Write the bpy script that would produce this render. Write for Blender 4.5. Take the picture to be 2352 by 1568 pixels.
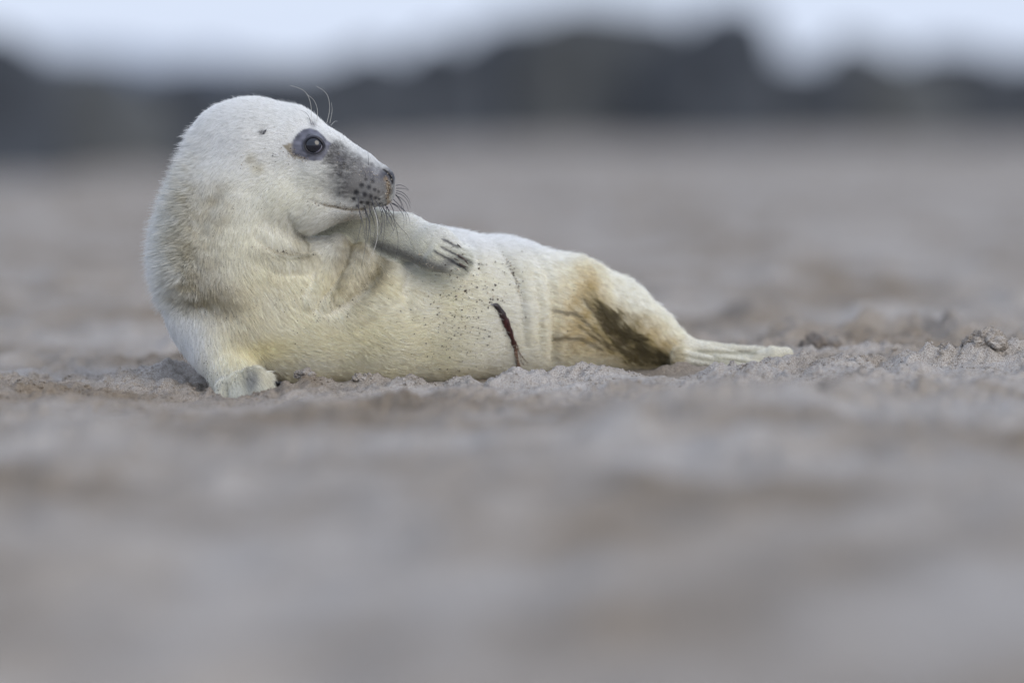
import bpy, math, random
import numpy as np
from mathutils import Vector, Matrix

for o in list(bpy.data.objects):
    bpy.data.objects.remove(o)
sc = bpy.context.scene
COL = sc.collection
rng = np.random.default_rng(7)
random.seed(7)

# ------------------------------------------------------------------ camera
DIST = 6.0                    # metres to the plane in focus
K = 1.25 / 2352.0             # metres per working unit in that plane
CAM = np.array([0.0, -DIST, 0.3375])
PITCH = math.atan(519 * K / DIST)
cam_data = bpy.data.cameras.new('camera')
cam = bpy.data.objects.new('camera', cam_data)
COL.objects.link(cam)
cam.location = CAM
cam.rotation_euler = (math.pi / 2 - PITCH, 0, 0)
cam_data.sensor_width = 36.0
cam_data.lens = 36.0 * DIST / 1.25
cam_data.clip_start = 0.1
cam_data.clip_end = 3000
cam_data.dof.use_dof = True
cam_data.dof.focus_distance = DIST - 0.03
cam_data.dof.aperture_fstop = (cam_data.lens / 1000) / 0.098
sc.camera = cam

# ------------------------------------------------------------------ sky, sun, exposure
SUN_EL, SUN_AZ = math.radians(27), math.radians(142)     # azimuth clockwise from +y (away from camera)
world = bpy.data.worlds.new('World')
sc.world = world
world.use_nodes = True
wn, wl = world.node_tree.nodes, world.node_tree.links
bg = wn['Background']
sky = wn.new('ShaderNodeTexSky')
sky.sky_type = 'NISHITA'
sky.sun_disc = False
sky.sun_elevation = SUN_EL
sky.sun_rotation = SUN_AZ
sky.air_density = 1.0
sky.dust_density = 1.0
sky.ozone_density = 1.5
overcast = wn.new('ShaderNodeMix'); overcast.data_type = 'RGBA'      # a thin even layer of cloud over the clear sky
overcast.inputs[0].default_value = 0.86
tcw = wn.new('ShaderNodeTexCoord'); sxyz = wn.new('ShaderNodeSeparateXYZ'); mrz = wn.new('ShaderNodeMapRange')
wl.new(tcw.outputs['Generated'], sxyz.inputs[0]); wl.new(sxyz.outputs['Z'], mrz.inputs[0])
mrz.inputs[3].default_value = 1.0; mrz.inputs[4].default_value = 1.25   # overcast sky: brighter overhead than at the horizon
cld = wn.new('ShaderNodeVectorMath'); cld.operation = 'SCALE'; cld.inputs[0].default_value = (5.45, 6.2, 7.85)
wl.new(mrz.outputs[0], cld.inputs['Scale']); wl.new(cld.outputs[0], overcast.inputs[7])
wl.new(sky.outputs[0], overcast.inputs[6])
wl.new(overcast.outputs[2], bg.inputs['Color'])
bg.inputs['Strength'].default_value = 0.12
sun_d = bpy.data.lights.new('sun', 'SUN')
sun = bpy.data.objects.new('sun', sun_d)
COL.objects.link(sun)
sun_d.energy = 1.5
sun_d.angle = math.radians(42)
sun_d.color = (1.0, 0.91, 0.76)
sdir = Vector((math.sin(SUN_AZ) * math.cos(SUN_EL), math.cos(SUN_AZ) * math.cos(SUN_EL), math.sin(SUN_EL)))
sun.rotation_euler = (-sdir).to_track_quat('-Z', 'Y').to_euler()
sun.location = (3, -4, 5)

sc.view_settings.view_transform = 'Standard'
sc.view_settings.look = 'None'
sc.view_settings.gamma = 1
sc.view_settings.use_curve_mapping = False
sc.view_settings.exposure = 0.12
sc.cycles.max_bounces = 10
sc.cycles.diffuse_bounces = 5
sc.cycles.transmission_bounces = 6
sc.cycles.use_denoising = True
sc.cycles.sample_clamp_indirect = 6

# ------------------------------------------------------------------ helpers
cp, sp = math.cos(PITCH), math.sin(PITCH)
FWD = np.array([0, cp, -sp]); UPV = np.array([0, sp, cp]); RGT = np.array([1.0, 0, 0])

def P(u, v, w=0.0):
    """a point at depth w (working units behind the plane in focus), u to the right, v down"""
    u, v, w = np.asarray(u, float), np.asarray(v, float), np.asarray(w, float)
    d = DIST + w * K
    x = (u - 1176) * K / DIST * d
    y = -(v - 784) * K / DIST * d
    return CAM + x[..., None] * RGT + y[..., None] * UPV + d[..., None] * FWD

def UVW(p):
    q = p - CAM
    d = q @ FWD
    return (q @ RGT) / d * DIST / K + 1176, 784 - (q @ UPV) / d * DIST / K, (d - DIST) / K

def link(name, data, parent=None, **props):
    o = bpy.data.objects.new(name, data)
    COL.objects.link(o)
    if parent is not None:
        o.parent = parent
        o.matrix_parent_inverse = Matrix.Translation(parent.location).inverted()
    for k, v in props.items():
        o[k] = v
    return o

def mesh_np(name, V, F, mat=None, smooth=True, attrs=None):
    """V (n,3); F (m,3|4) -> mesh"""
    me = bpy.data.meshes.new(name)
    V = np.ascontiguousarray(V, dtype=np.float32); F = np.ascontiguousarray(F, dtype=np.int32)
    n, m, c = len(V), len(F), F.shape[1]
    me.vertices.add(n); me.vertices.foreach_set('co', V.ravel())
    me.loops.add(m * c); me.loops.foreach_set('vertex_index', F.ravel())
    me.polygons.add(m)
    me.polygons.foreach_set('loop_start', np.arange(0, m * c, c, dtype=np.int32))
    me.polygons.foreach_set('loop_total', np.full(m, c, dtype=np.int32))
    me.polygons.foreach_set('use_smooth', np.full(m, smooth, dtype=bool))
    me.update(calc_edges=True)
    for k, A in (attrs or {}).items():
        if A.ndim == 1:
            a = me.attributes.new(k, 'FLOAT', 'POINT'); a.data.foreach_set('value', A.astype(np.float32))
        else:
            a = me.attributes.new(k, 'FLOAT_COLOR', 'POINT')
            a.data.foreach_set('color', np.c_[A, np.ones(len(A))].astype(np.float32).ravel())
    if mat: me.materials.append(mat)
    return me

def _hash(ix, iy, seed):
    h = (ix.astype(np.int64) * 374761393 + iy.astype(np.int64) * 668265263 + seed * 974634777) & 0xffffffff
    h = ((h ^ (h >> 13)) * 1274126177) & 0xffffffff
    return ((h ^ (h >> 16)) & 0xffff) / 65535.0

def pnoise(x, y, seed=0):
    """gradient noise, about -1..1"""
    ix, iy = np.floor(x), np.floor(y)
    fx, fy = x - ix, y - iy
    sx, sy = fx * fx * fx * (fx * (fx * 6 - 15) + 10), fy * fy * fy * (fy * (fy * 6 - 15) + 10)
    def g(dx, dy):
        a = _hash(ix + dx, iy + dy, seed) * 2 * np.pi
        return np.cos(a) * (fx - dx) + np.sin(a) * (fy - dy)
    a, b, c, d = g(0, 0), g(1, 0), g(0, 1), g(1, 1)
    return 1.5 * ((a + (b - a) * sx) * (1 - sy) + (c + (d - c) * sx) * sy)

_W = [(rng.normal(size=3), rng.uniform(0, 6.28)) for _ in range(12)]
def snoise(p, wl, seed=0):
    """smooth 3D noise from a few plane waves, about -1..1"""
    r = 0
    for i in range(5):
        d, ph = _W[(i * 5 + seed * 7) % 12]
        d = d / np.linalg.norm(d)
        r = r + np.sin((p @ d) * (2 * np.pi / wl) * (0.7 + 0.17 * i) + ph + seed * 1.7 + i)
    return r / 2.6

def sstep(a, b, x):
    t = np.clip((x - a) / (b - a), 0, 1)
    return t * t * (3 - 2 * t)

# ------------------------------------------------------------------ materials
def new_mat(name):
    m = bpy.data.materials.new(name); m.use_nodes = True
    return m, m.node_tree.nodes, m.node_tree.links, m.node_tree.nodes['Principled BSDF']

def noise_mat(name, c0, c1, scale, rough=0.85, bump=0.0, bscale=None, detail=6, dist=0.01, spec=0.3):
    m, n, l, b = new_mat(name)
    tc = n.new('ShaderNodeTexCoord'); nz = n.new('ShaderNodeTexNoise')
    nz.inputs['Scale'].default_value = scale; nz.inputs['Detail'].default_value = detail
    l.new(tc.outputs['Object'], nz.inputs['Vector'])
    r = n.new('ShaderNodeValToRGB')
    r.color_ramp.elements[0].position = 0.3; r.color_ramp.elements[1].position = 0.7
    r.color_ramp.elements[0].color = (*c0, 1); r.color_ramp.elements[1].color = (*c1, 1)
    l.new(nz.outputs[0], r.inputs[0]); l.new(r.outputs[0], b.inputs['Base Color'])
    b.inputs['Roughness'].default_value = rough
    b.inputs['Specular IOR Level'].default_value = spec
    if bump:
        n2 = n.new('ShaderNodeTexNoise'); n2.inputs['Scale'].default_value = bscale or scale; n2.inputs['Detail'].default_value = 5
        l.new(tc.outputs['Object'], n2.inputs['Vector'])
        bp = n.new('ShaderNodeBump'); bp.inputs['Strength'].default_value = bump; bp.inputs['Distance'].default_value = dist
        l.new(n2.outputs[0], bp.inputs['Height']); l.new(bp.outputs[0], b.inputs['Normal'])
    return m

def sand_material():
    m, n, l, b = new_mat('sand')
    tc = n.new('ShaderNodeTexCoord')
    def nz(s, det=4):
        t = n.new('ShaderNodeTexNoise'); t.inputs['Scale'].default_value = s; t.inputs['Detail'].default_value = det
        l.new(tc.outputs['Object'], t.inputs['Vector']); return t
    big, mid, grain, fine = nz(2.6, 4), nz(28, 6), nz(900, 2), nz(2600, 1)
    def ramp(src, p0, c0, p1, c1):
        r = n.new('ShaderNodeValToRGB'); e = r.color_ramp.elements
        e[0].position = p0; e[1].position = p1; e[0].color = (*c0, 1); e[1].color = (*c1, 1)
        l.new(src.outputs[0], r.inputs[0]); return r
    base = ramp(big, 0.36, (0.246, 0.209, 0.168), 0.60, (0.418, 0.394, 0.372))
    def mul(a, bb, f):
        x = n.new('ShaderNodeMix'); x.data_type = 'RGBA'; x.blend_type = 'MULTIPLY'
        x.inputs[0].default_value = f
        l.new(a, x.inputs[6]); l.new(bb, x.inputs[7]); return x.outputs[2]
    c = mul(base.outputs[0], ramp(mid, 0.3, (0.80, 0.77, 0.72), 0.7, (1.08, 1.08, 1.08)).outputs[0], 0.8)
    c = mul(c, ramp(grain, 0.36, (0.45, 0.40, 0.36), 0.62, (1.35, 1.36, 1.36)).outputs[0], 0.85)
    l.new(c, b.inputs['Base Color'])
    b.inputs['Roughness'].default_value = 0.95
    b.inputs['Specular IOR Level'].default_value = 0.15
    b1 = n.new('ShaderNodeBump'); b1.inputs['Strength'].default_value = 0.8; b1.inputs['Distance'].default_value = 0.0012
    b2 = n.new('ShaderNodeBump'); b2.inputs['Strength'].default_value = 0.8; b2.inputs['Distance'].default_value = 0.004
    l.new(grain.outputs[0], b1.inputs['Height'])
    m2 = nz(160, 4); l.new(m2.outputs[0], b2.inputs['Height'])
    l.new(b2.outputs[0], b1.inputs['Normal']); l.new(b1.outputs[0], b.inputs['Normal'])
    return m

M_SAND = sand_material()
M_ROCK = noise_mat('dark_rock', (0.026, 0.031, 0.039), (0.080, 0.090, 0.106), 1.2, 0.9, 0.8, 3, dist=0.1)
M_ROCK2 = noise_mat('weathered_rock', (0.045, 0.050, 0.054), (0.120, 0.128, 0.135), 0.8, 0.9, 0.8, 3, dist=0.1)
M_HAZED = noise_mat('hazed_rock', (0.085, 0.110, 0.160), (0.150, 0.185, 0.250), 0.5, 0.9, 0.8, 3, dist=0.1)  # distance haze put into the rock colour as a paler blue
M_CLOD = noise_mat('damp_sand', (0.13, 0.11, 0.092), (0.24, 0.205, 0.175), 60, 0.9, 0.7, 260, dist=0.003)

# ------------------------------------------------------------------ the sand
def bump2(x, y, cx, cy, rx, ry, h):
    return h * np.exp(-(((x - cx) / rx) ** 2 + ((y - cy) / ry) ** 2))

def at_ground(u, v, w):
    p = P(u, v, w); return float(p[0]), float(p[1])

def ground(x, y, fine=True):
    x = np.asarray(x, float); y = np.asarray(y, float)
    z = 0.029 * sstep(-0.40, 0.62, x) * np.exp(-np.clip(np.abs(y - 0.1) - 0.5, 0, None) / 2.0)
    # footprints and hollows, away from the pup
    far = sstep(0.45, 1.4, y)
    near = sstep(-0.35, -0.9, y)
    amp = 0.30 + 0.55 * far + 0.45 * near
    z = z + amp * 0.030 * pnoise(x / 0.62, y / 0.85, 3)
    z = z + amp * 0.020 * np.abs(pnoise(x / 0.27 + 9, y / 0.33, 4)) 
    z = z - far * 0.05 * sstep(0.30, 0.75, pnoise(x / 0.55 + 3, y / 1.3, 11))
    z = z + sstep(3, 12, y) * 0.025 * pnoise(x / 2.1, y / 3.6, 12)
    # footprints: one jittered print per cell, most cells empty near the pup
    for cs_, sd, rr, dp in ((0.42, 51, 0.085, 0.034), (0.27, 52, 0.055, 0.020)):
        ix0, iy0 = np.floor(x / cs_), np.floor(y / cs_)
        open_ = np.maximum(sstep(0.30, 0.7, y), sstep(-0.30, -0.6, y)) * sstep(60, 30, y)
        for dx in (-1, 0, 1):
            for dy in (-1, 0, 1):
                ix, iy = ix0 + dx, iy0 + dy
                px_, py_ = (ix + _hash(ix, iy, sd)) * cs_, (iy + _hash(ix, iy, sd + 5)) * cs_
                on = _hash(ix, iy, sd + 9) < 0.62
                r2 = ((x - px_) ** 2 + (y - py_) ** 2) / rr ** 2
                z = z + on * open_ * dp * (0.55 * np.exp(-((np.sqrt(r2) - 1.35) / 0.42) ** 2) - np.exp(-r2 * r2 * 1.2))
    # loose, trodden lumps
    under = np.exp(-(((x + 0.05) / 0.42) ** 4 + ((y - 0.11) / 0.14) ** 4))
    under = np.maximum(under, np.exp(-(((x + 0.33) / 0.07) ** 4 + ((y + 0.05) / 0.06) ** 4)))
    loose = (1 - 0.93 * under) * np.exp(-np.clip(np.abs(y - 0.0) - 1.0, 0, None) / 1.5)
    patch = 0.35 + 0.65 * sstep(-0.25, 0.45, pnoise(x / 0.16, y / 0.22, 21) + 0.35 * sstep(0.1, 0.5, x))
    l1 = 1 - np.abs(pnoise(x / 0.060, y / 0.075, 5)) * 1.5
    l2 = 1 - np.abs(pnoise(x / 0.024 + 7, y / 0.030, 6)) * 1.5
    l3 = pnoise(x / 0.0105, y / 0.012, 7)
    l4 = pnoise(x / 0.0050, y / 0.0055, 8)
    z = z + loose * patch * (0.0125 * l1 + 0.0095 * l2 * (0.4 + 0.6 * l1) + 0.0032 * l3 + 0.0012 * l4 - 0.008)
    z = z - 0.012 * np.exp(-(((x + 0.345) / 0.10) ** 4 + ((y + 0.22) / 0.22) ** 4))
    z = z + loose * patch * 0.013 * (1 - 1.6 * np.abs(pnoise(x / 0.13 + 2, y / 0.12, 61)) - 0.5)
    # shaped heaps: (u, v of crest, depth, width, depth-width, height)
    for u, w, rx, ry, h in HEAPS:
        gx, gy = at_ground(u, 900, w)
        m = np.exp(-(((x - gx) / (rx * K)) ** 2 + ((y - gy) / (ry * K)) ** 2))
        z = z + h * K * m * (1 + 0.45 * pnoise(x / 0.019 + u, y / 0.021, 31) + 0.25 * pnoise(x / 0.008, y / 0.008 + u, 32))
    return z

HEAPS = [
    (715, -150, 62, 50, 26), (845, -95, 55, 40, 22), (905, -120, 40, 40, 12),
    (1120, -170, 150, 80, 14), (1290, -140, 110, 70, 15), (1420, -100, 70, 60, 10),
    (1545, 205, 42, 30, 20), (1600, 190, 50, 30, 12), (1680, 150, 50, 40, 6),
    (1790, -60, 90, 70, 10), (1980, 40, 75, 55, 24), (2070, 10, 50, 50, 14), (2120, 0, 60, 50, 12), (2230, -20, 90, 60, 46), (2340, 40, 70, 60, 26), (2060, 120, 60, 40, 18), (1850, -120, 70, 40, 10), (2160, -70, 60, 26, -14), (2290, -100, 50, 30, -12), (1940, -30, 60, 20, -9), (1900, -60, 60, 40, 12), (1350, -60, 50, 30, 9), (150, -30, 90, 40, 12), 
    (2330, -60, 90, 90, 22), (2010, -170, 80, 60, 14), (2200, 260, 130, 60, 8),
    (330, -20, 120, 60, 11), (250, 140, 90, 60, 22), (420, 190, 110, 80, 34), (350, 260, 80, 60, 26),
    (60, 200, 130, 60, 14), (120, -150, 120, 70, 8), (30, 420, 70, 60, 22),
]

def axis(dense0, dense1, step, lo, hi, grow, smax):
    a = list(np.arange(dense0, dense1 + step / 2, step))
    s, x, L = step, dense0, []
    while x > lo:
        s = min(s * grow, smax(x)); x -= s; L.append(x)
    s, x, R = step, a[-1], []
    while x < hi:
        s = min(s * grow, smax(x)); x += s; R.append(x)
    return np.array(L[::-1] + a + R)

xs = axis(-0.72, 0.72, 0.0028, -900, 900, 1.09, lambda x: 60)
ys = axis(-0.36, 0.50, 0.0029, -7.5, 1500, 1.03, lambda y: 0.035 if y < 0 else 0.04 + max(0, y - 4) * 0.08)
GX, GY = np.meshgrid(xs, ys)
GZ = ground(GX, GY)
V = np.stack([GX, GY, GZ], -1).reshape(-1, 3)
nx, ny = len(xs), len(ys)
I = np.arange(nx * ny).reshape(ny, nx)
F = np.stack([I[:-1, :-1], I[:-1, 1:], I[1:, 1:], I[1:, :-1]], -1).reshape(-1, 4)
link('beach', mesh_np('beach', V, F, M_SAND), kind='structure', label='pale grey brown trodden beach sand')
print('beach', len(V))

# ------------------------------------------------------------------ small solids
def ico(sub=2):
    import bmesh
    bm = bmesh.new(); bmesh.ops.create_icosphere(bm, subdivisions=sub, radius=1)
    v = np.array([x.co[:] for x in bm.verts]); f = np.array([[q.index for q in t.verts] for t in bm.faces]); bm.free()
    return v, f
ICO1, ICO2, ICO4, ICO5 = ico(1), ico(2), ico(4), ico(5)

def scatter_solids(name, pts, rad, mat, squash=0.8, parent=None, cols=None):
    v0, f0 = ICO1
    n = len(pts)
    jit = 1 + 0.28 * rng.normal(size=(n, len(v0), 1))
    V = v0[None] * jit * rad[:, None, None] * np.array([1, 1, squash]) + pts[:, None]
    F = (f0[None] + (np.arange(n) * len(v0))[:, None, None]).reshape(-1, 3)
    at = None if cols is None else {'col': np.repeat(cols, len(v0), 0)}
    return link(name, mesh_np(name, V.reshape(-1, 3), F, mat, smooth=False, attrs=at), parent, kind='stuff')

# crumbs of sand lying on the surface, thickest around the trodden places
n = 26000
cx = rng.uniform(-0.7, 0.7, n); cy = rng.normal(0.0, 0.24, n)
keep = (pnoise(cx / 0.07, cy / 0.09, 41) + rng.uniform(-0.3, 0.3, n) > 0.05) & ~((np.abs(cx + 0.03) < 0.40) & (np.abs(cy - 0.12) < 0.13))
cx, cy = cx[keep], cy[keep]
cr = np.clip(rng.lognormal(math.log(0.0011), 0.45, len(cx)), 0.0006, 0.0038)
scatter_solids('sand_crumbs', np.c_[cx, cy, ground(cx, cy) + cr * 0.2], cr, M_SAND)

def clod(name, u, v, w, size, label, seed, group=None, mat=M_CLOD, knobs=9):
    """a broken lump of damp sand: several knobbly lobes welded into one mesh"""
    r_ = np.random.default_rng(seed)
    gx, gy = at_ground(u, v, w)
    base = Vector((gx, gy, float(ground(gx, gy)) - 0.001))
    Vs, Fs, k = [], [], 0
    v0, f0 = ICO4
    for i in range(knobs):
        c = r_.normal(0, 0.42, 3) * [1.1, 0.7, 0]
        rr = r_.uniform(0.25, 0.5) * (1 if i else 1.2)
        h = r_.uniform(0, 0.45)
        q = v0 * rr * [1.1, 1, .85] + c + [0, 0, h * max(0.2, 1 - abs(c[0]))]
        nn = snoise(q * 1.0, 0.5, seed % 5) * 0.10 + snoise(q, 0.19, 2 + seed % 3) * 0.06
        q = q + v0 * nn[:, None]
        Vs.append(q * size); Fs.append(f0 + k); k += len(v0)
    o = link(name, mesh_np(name, np.vstack(Vs), np.vstack(Fs), mat), label=label, category='sand clod')
    o.location = base
    if group: o['group'] = group
    return o

clod('sand_clod', 1868, 812, 620, 0.026, 'dark brown sand clod with a pointed top lying just behind the hind flippers', 3, knobs=11)
clod('sand_clod', 1932, 812, 640, 0.015, 'smaller round dark clod right of the pointed clod behind the flippers', 4)
clod('sand_clod', 2268, 900, -20, 0.024, 'large crumbly sand clod at the right edge of the beach', 5, mat=M_SAND, knobs=14)
clod('sand_clod', 2170, 900, 20, 0.016, 'flat rough sand clod left of the large right hand clod', 6, mat=M_SAND)
clod('sand_clod', 842, 905, -105, 0.012, 'low crumbly dark clod in front of the middle of the belly', 8, mat=M_SAND, knobs=12)
clod('sand_clod', 708, 912, -160, 0.012, 'pale crumbly clod just right of the propping front flipper', 9, mat=M_SAND, knobs=12)

# ------------------------------------------------------------------ rocks far behind
def boulder(u0, u1, vtop, y, label, seed, peak=0.5, depth=1.0, mat=M_ROCK):
    """rough boulder resting on the sand y metres away, spanning u0..u1, its top at vtop"""
    s = (y + DIST) / DIST
    x0, x1 = (u0 - 1176) * K * s, (u1 - 1176) * K * s
    lift_ = 60 if y > 140 else 62 if y < 40 else 86 if seed < 12 else 68   # the top edge blurs away, so it stands higher
    ztop = CAM[2] + (265 - vtop + lift_) * K * s
    cxx = (x0 + x1) / 2; hw = (x1 - x0) / 2
    hw *= 1.05
    q = ICO5[0].copy()
    r_ = np.random.default_rng(seed)
    q = np.sign(q) * np.abs(q) ** 0.35                      # blocky
    q /= np.abs(q).max(0)
    vtop_ = vtop
    lean = (peak - 0.5) * 1.6
    q[:, 2] *= 1 - 0.32 * sstep(-0.2, 1.2, -(q[:, 0] * np.sign(lean))) if abs(lean) > 0.05 else 1
    off = r_.uniform(-9, 9, 3)
    q = q + ICO5[0] * (0.07 * snoise(q + off, 1.1, seed % 5) + 0.04 * snoise(q + off, 0.45, 1))[:, None]
    q[:, 0] = q[:, 0] / np.abs(q[:, 0]).max() * hw
    q[:, 1] *= hw * depth * 0.7
    gz = float(ground(cxx, y))
    q[:, 2] = q[:, 2] / q[:, 2].max()
    q[:, 2] = q[:, 2] * (ztop - gz)
    q[q[:, 2] < -0.3] *= [1, 1, 0.3]
    if seed in (2, 10, 14): mat = M_ROCK2
    if seed in (5, 6): mat = M_HAZED
    o = link('boulder', mesh_np('boulder', q, ICO5[1], mat), label=label, category='boulder', group='dark boulders along the top of the beach')
    o.location = (cxx, y, gz)
    return o

boulder(-160, 160, 118, 20, 'near dark boulder cut by the left edge of the view', 1, 0.2)
boulder(60, 400, 198, 21, 'low dark boulder second from the left edge', 2, 0.3)
boulder(300, 620, 208, 23, 'low dark boulder directly left of the pup\'s head', 3, 0.4)
boulder(500, 800, 204, 36, 'dark boulder directly behind the crown of the pup\'s head', 4, 0.5)
boulder(20, 480, 168, 150, 'far boulder showing above the low boulders on the left', 5, 0.3)
boulder(360, 720, 188, 170, 'far boulder above and left of the pup\'s head', 6, 0.4)
boulder(640, 960, 192, 46, 'low dark boulder over the pup\'s nose', 7, 0.8)
boulder(860, 1140, 162, 50, 'mid height boulder on the left flank of the tallest rocks', 8, 0.95)
boulder(1000, 1230, 124, 54, 'rising dark boulder left of the black gap between the rocks', 9, 0.8)
boulder(1160, 1600, 98, 54, 'broad flat topped dark boulder right of the black gap', 10, 0.5)
boulder(1160, 1290, 180, 58, 'boulder set back in the shadowed gap of the tallest rocks', 13, 0.5)
boulder(1470, 1790, 86, 53, 'tallest dark boulder with a steep right side', 11, 0.62)
boulder(1740, 1980, 200, 56, 'low boulder in the dip between the two right hand rock masses', 12, 0.5)
boulder(1870, 2200, 152, 57, 'wide dark boulder right of the dip', 14, 0.35)
boulder(2060, 2360, 168, 60, 'blue grey boulder second from the right edge', 15, 0.4)
boulder(2250, 2640, 188, 62, 'low blue grey boulder cut by the right edge of the view', 16, 0.2)

# ================================================================== the pup
def smin(a, b, k):
    h = np.clip(0.5 + 0.5 * (b - a) / k, 0, 1)
    return b + (a - b) * h - k * h * (1 - h)

def seg(p, a, b, ra, rb, flat=None):
    """distance to a rounded cone; flat = (unit axis, factor) thins it along that axis"""
    q = p - a; ab = b - a
    if flat is not None:
        ax, fk = flat
        q = q + ((q @ ax) * (1 / fk - 1))[:, None] * ax
        ab = ab + (ab @ ax) * (1 / fk - 1) * ax
    t = np.clip((q @ ab) / max(ab @ ab, 1e-12), 0, 1)
    d = np.sqrt(((q - t[:, None] * ab) ** 2).sum(1)) - (ra + t * (rb - ra))
    return d if flat is None else d * (0.5 + 0.5 * flat[1])

def chain(p, L, k, flat=None):
    d = None
    for (a, b) in zip(L[:-1], L[1:]):
        s = (DIST + a[2] * K) / DIST
        e = seg(p, P(*a[:3]), P(*b[:3]), a[3] * K * s, b[3] * K * s, flat)
        d = e if d is None else smin(d, e, k)
    return d

def ball(p, u, v, w, r):
    return np.sqrt(((p - P(u, v, w)) ** 2).sum(1)) - r * K * (DIST + w * K) / DIST

TRUNK = [(560, 715, 62, 152), (700, 722, 90, 152), (850, 708, 135, 168), (1000, 703, 200, 174), (1150, 708, 275, 158),
         (1300, 722, 335, 130), (1402, 743, 355, 103), (1480, 773, 350, 68), (1550, 800, 330, 36)]
NECK = [(585, 345, 18, 112), (558, 415, 36, 131), (538, 500, 52, 149), (535, 610, 66, 167), (563, 715, 62, 157)]
FACE = [(587, 345, 18, 113), (655, 348, 6, 103), (735, 386, -12, 88), (808, 411, -28, 71), (858, 419, -42, 48)]
ARM = [(755, 560, 100, 60), (850, 530, 50, 52), (930, 543, 0, 51), (1000, 570, -34, 50), (1036, 592, -40, 36)]
FORE = [(455, 735, 20, 58), (496, 805, -30, 54), (536, 862, -66, 50), (556, 898, -84, 46)]
armax = (FWD + 0.25 * UPV); armax = armax / np.linalg.norm(armax)

def f_arm(p):
    d = chain(p, ARM, 14 * K, (armax, 0.52))
    for a, b in (((1000, 560, -44, 20), (1062, 583, -44, 13)), ((1000, 578, -52, 19), (1064, 600, -50, 11)),
                 ((990, 598, -48, 20), (1052, 617, -46, 12)), ((1000, 548, -34, 18), (1066, 572, -32, 10))):
        d = smin(d, seg(p, P(*a[:3]), P(*b[:3]), a[3] * K, b[3] * K), 9 * K)
    return d

def f_core(p):
    trunk = chain(p, TRUNK, 30 * K)
    neck = chain(p, NECK, 30 * K)
    d = smin(trunk, neck, 55 * K)
    d = smin(d, ball(p, 468, 560, 90, 84), 70 * K)        # loose skin of the nape
    d = smin(d, ball(p, 640, 640, -10, 70), 60 * K)
    d = smin(d, ball(p, 524, 330, 26, 84), 30 * K)
    d = smin(d, ball(p, 765, 600, 52, 54), 45 * K)
    face = chain(p, FACE, 16 * K)
    face = smin(face, seg(p, P(705, 462, -8), P(822, 474, -48), 68 * K, 31 * K), 20 * K)   # lower jaw
    face = smin(face, seg(p, P(640, 445, -10), P(700, 455, -8), 88 * K, 76 * K), 30 * K)   # cheek
    face = smin(face, ball(p, 850, 441, -62, 34), 14 * K)                                  # whisker pads
    face = smin(face, ball(p, 874, 441, -24, 33), 8 * K)
    face = smin(face, ball(p, 877, 412, -44, 29), 8 * K)
    face = smin(face, ball(p, 715, 345, -66, 38), 26 * K)                                  # brow and socket
    d = smin(d, face, 26 * K)
    fore = chain(p, FORE, 18 * K)
    paw = chain(p, [(578, 872, -112, 31), (588, 905, -118, 30)], 6 * K)
    paw = smin(paw, chain(p, [(548, 876, -118, 25), (548, 908, -126, 24)], 6 * K), 6 * K)
    paw = smin(paw, chain(p, [(606, 876, -98, 24), (612, 905, -104, 22)], 6 * K), 6 * K)
    paw = smin(paw, chain(p, [(520, 884, -112, 22), (514, 910, -118, 20)], 6 * K), 6 * K)
    fore = smin(fore, paw, 7 * K)
    d = smin(d, fore, 34 * K)
    # hind flippers
    up = (UPV - 0.35 * FWD); up = up / np.linalg.norm(up)
    hf = chain(p, [(1540, 792, 330, 36), (1620, 808, 318, 19), (1700, 820, 306, 11)], 10 * K)
    hf = smin(hf, chain(p, [(1600, 796, 350, 16), (1680, 801, 350, 10), (1750, 803, 352, 8)], 6 * K), 4 * K)
    hf = smin(hf, chain(p, [(1560, 818, 290, 20), (1650, 834, 268, 11), (1742, 850, 252, 10)], 6 * K), 4 * K)
    hf = smin(hf, chain(p, [(1690, 822, 306, 11), (1735, 823, 300, 16), (1775, 816, 297, 20), (1806, 811, 296, 13)], 6 * K), 3 * K)
    hf = smin(hf, chain(p, [(1650, 826, 300, 13), (1710, 832, 288, 9), (1760, 843, 280, 12), (1786, 841, 276, 10)], 6 * K), 3 * K)
    d = smin(d, hf, 22 * K)
    d = smin(d, f_arm(p), 12 * K)
    return d

def surf(u, v, f=None, w0=-330):
    """first point of the pup's surface along the line of sight through (u, v)"""
    u = np.atleast_1d(np.asarray(u, float)); v = np.atleast_1d(np.asarray(v, float))
    w = np.full(len(u), float(w0))
    f = f or f_base
    for _ in range(70):
        w = np.minimum(w + f(P(u, v, w)) / K * 0.75, 600)
    return P(u, v, w), w

# soft rolls of loose skin, laid on the body: path, radius at each point, how far the axis sits under the skin
ROLLS = [
    ([(778, 556), (768, 600), (742, 650), (705, 690)], (20, 24, 24, 16), 10),
    ([(836, 566), (824, 616), (794, 660), (750, 694)], (20, 26, 26, 16), 12),
    ([(905, 600), (893, 650), (858, 700), (800, 730)], (20, 30, 32, 20), 20),
    ([(590, 585), (640, 606), (700, 606), (750, 578)], (14, 22, 22, 14), 13),
    ([(455, 690), (430, 640), (425, 590)], (20, 26, 20), 18),
    ([(470, 600), (462, 570), (472, 545)], (8, 12, 8), 5),
]
RL = []
for path, rr_, sink in ROLLS:
    a = np.array(path, float)
    t = np.linspace(0, len(a) - 1, len(a) * 2)
    uu, vv = np.interp(t, np.arange(len(a)), a[:, 0]), np.interp(t, np.arange(len(a)), a[:, 1])
    _, w_ = surf(uu, vv, f_core)
    q = P(uu, vv, w_ + sink)
    RL.append((q, np.interp(t, np.arange(len(a)), rr_) * K, q.min(0) - 0.045, q.max(0) + 0.045))

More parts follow.
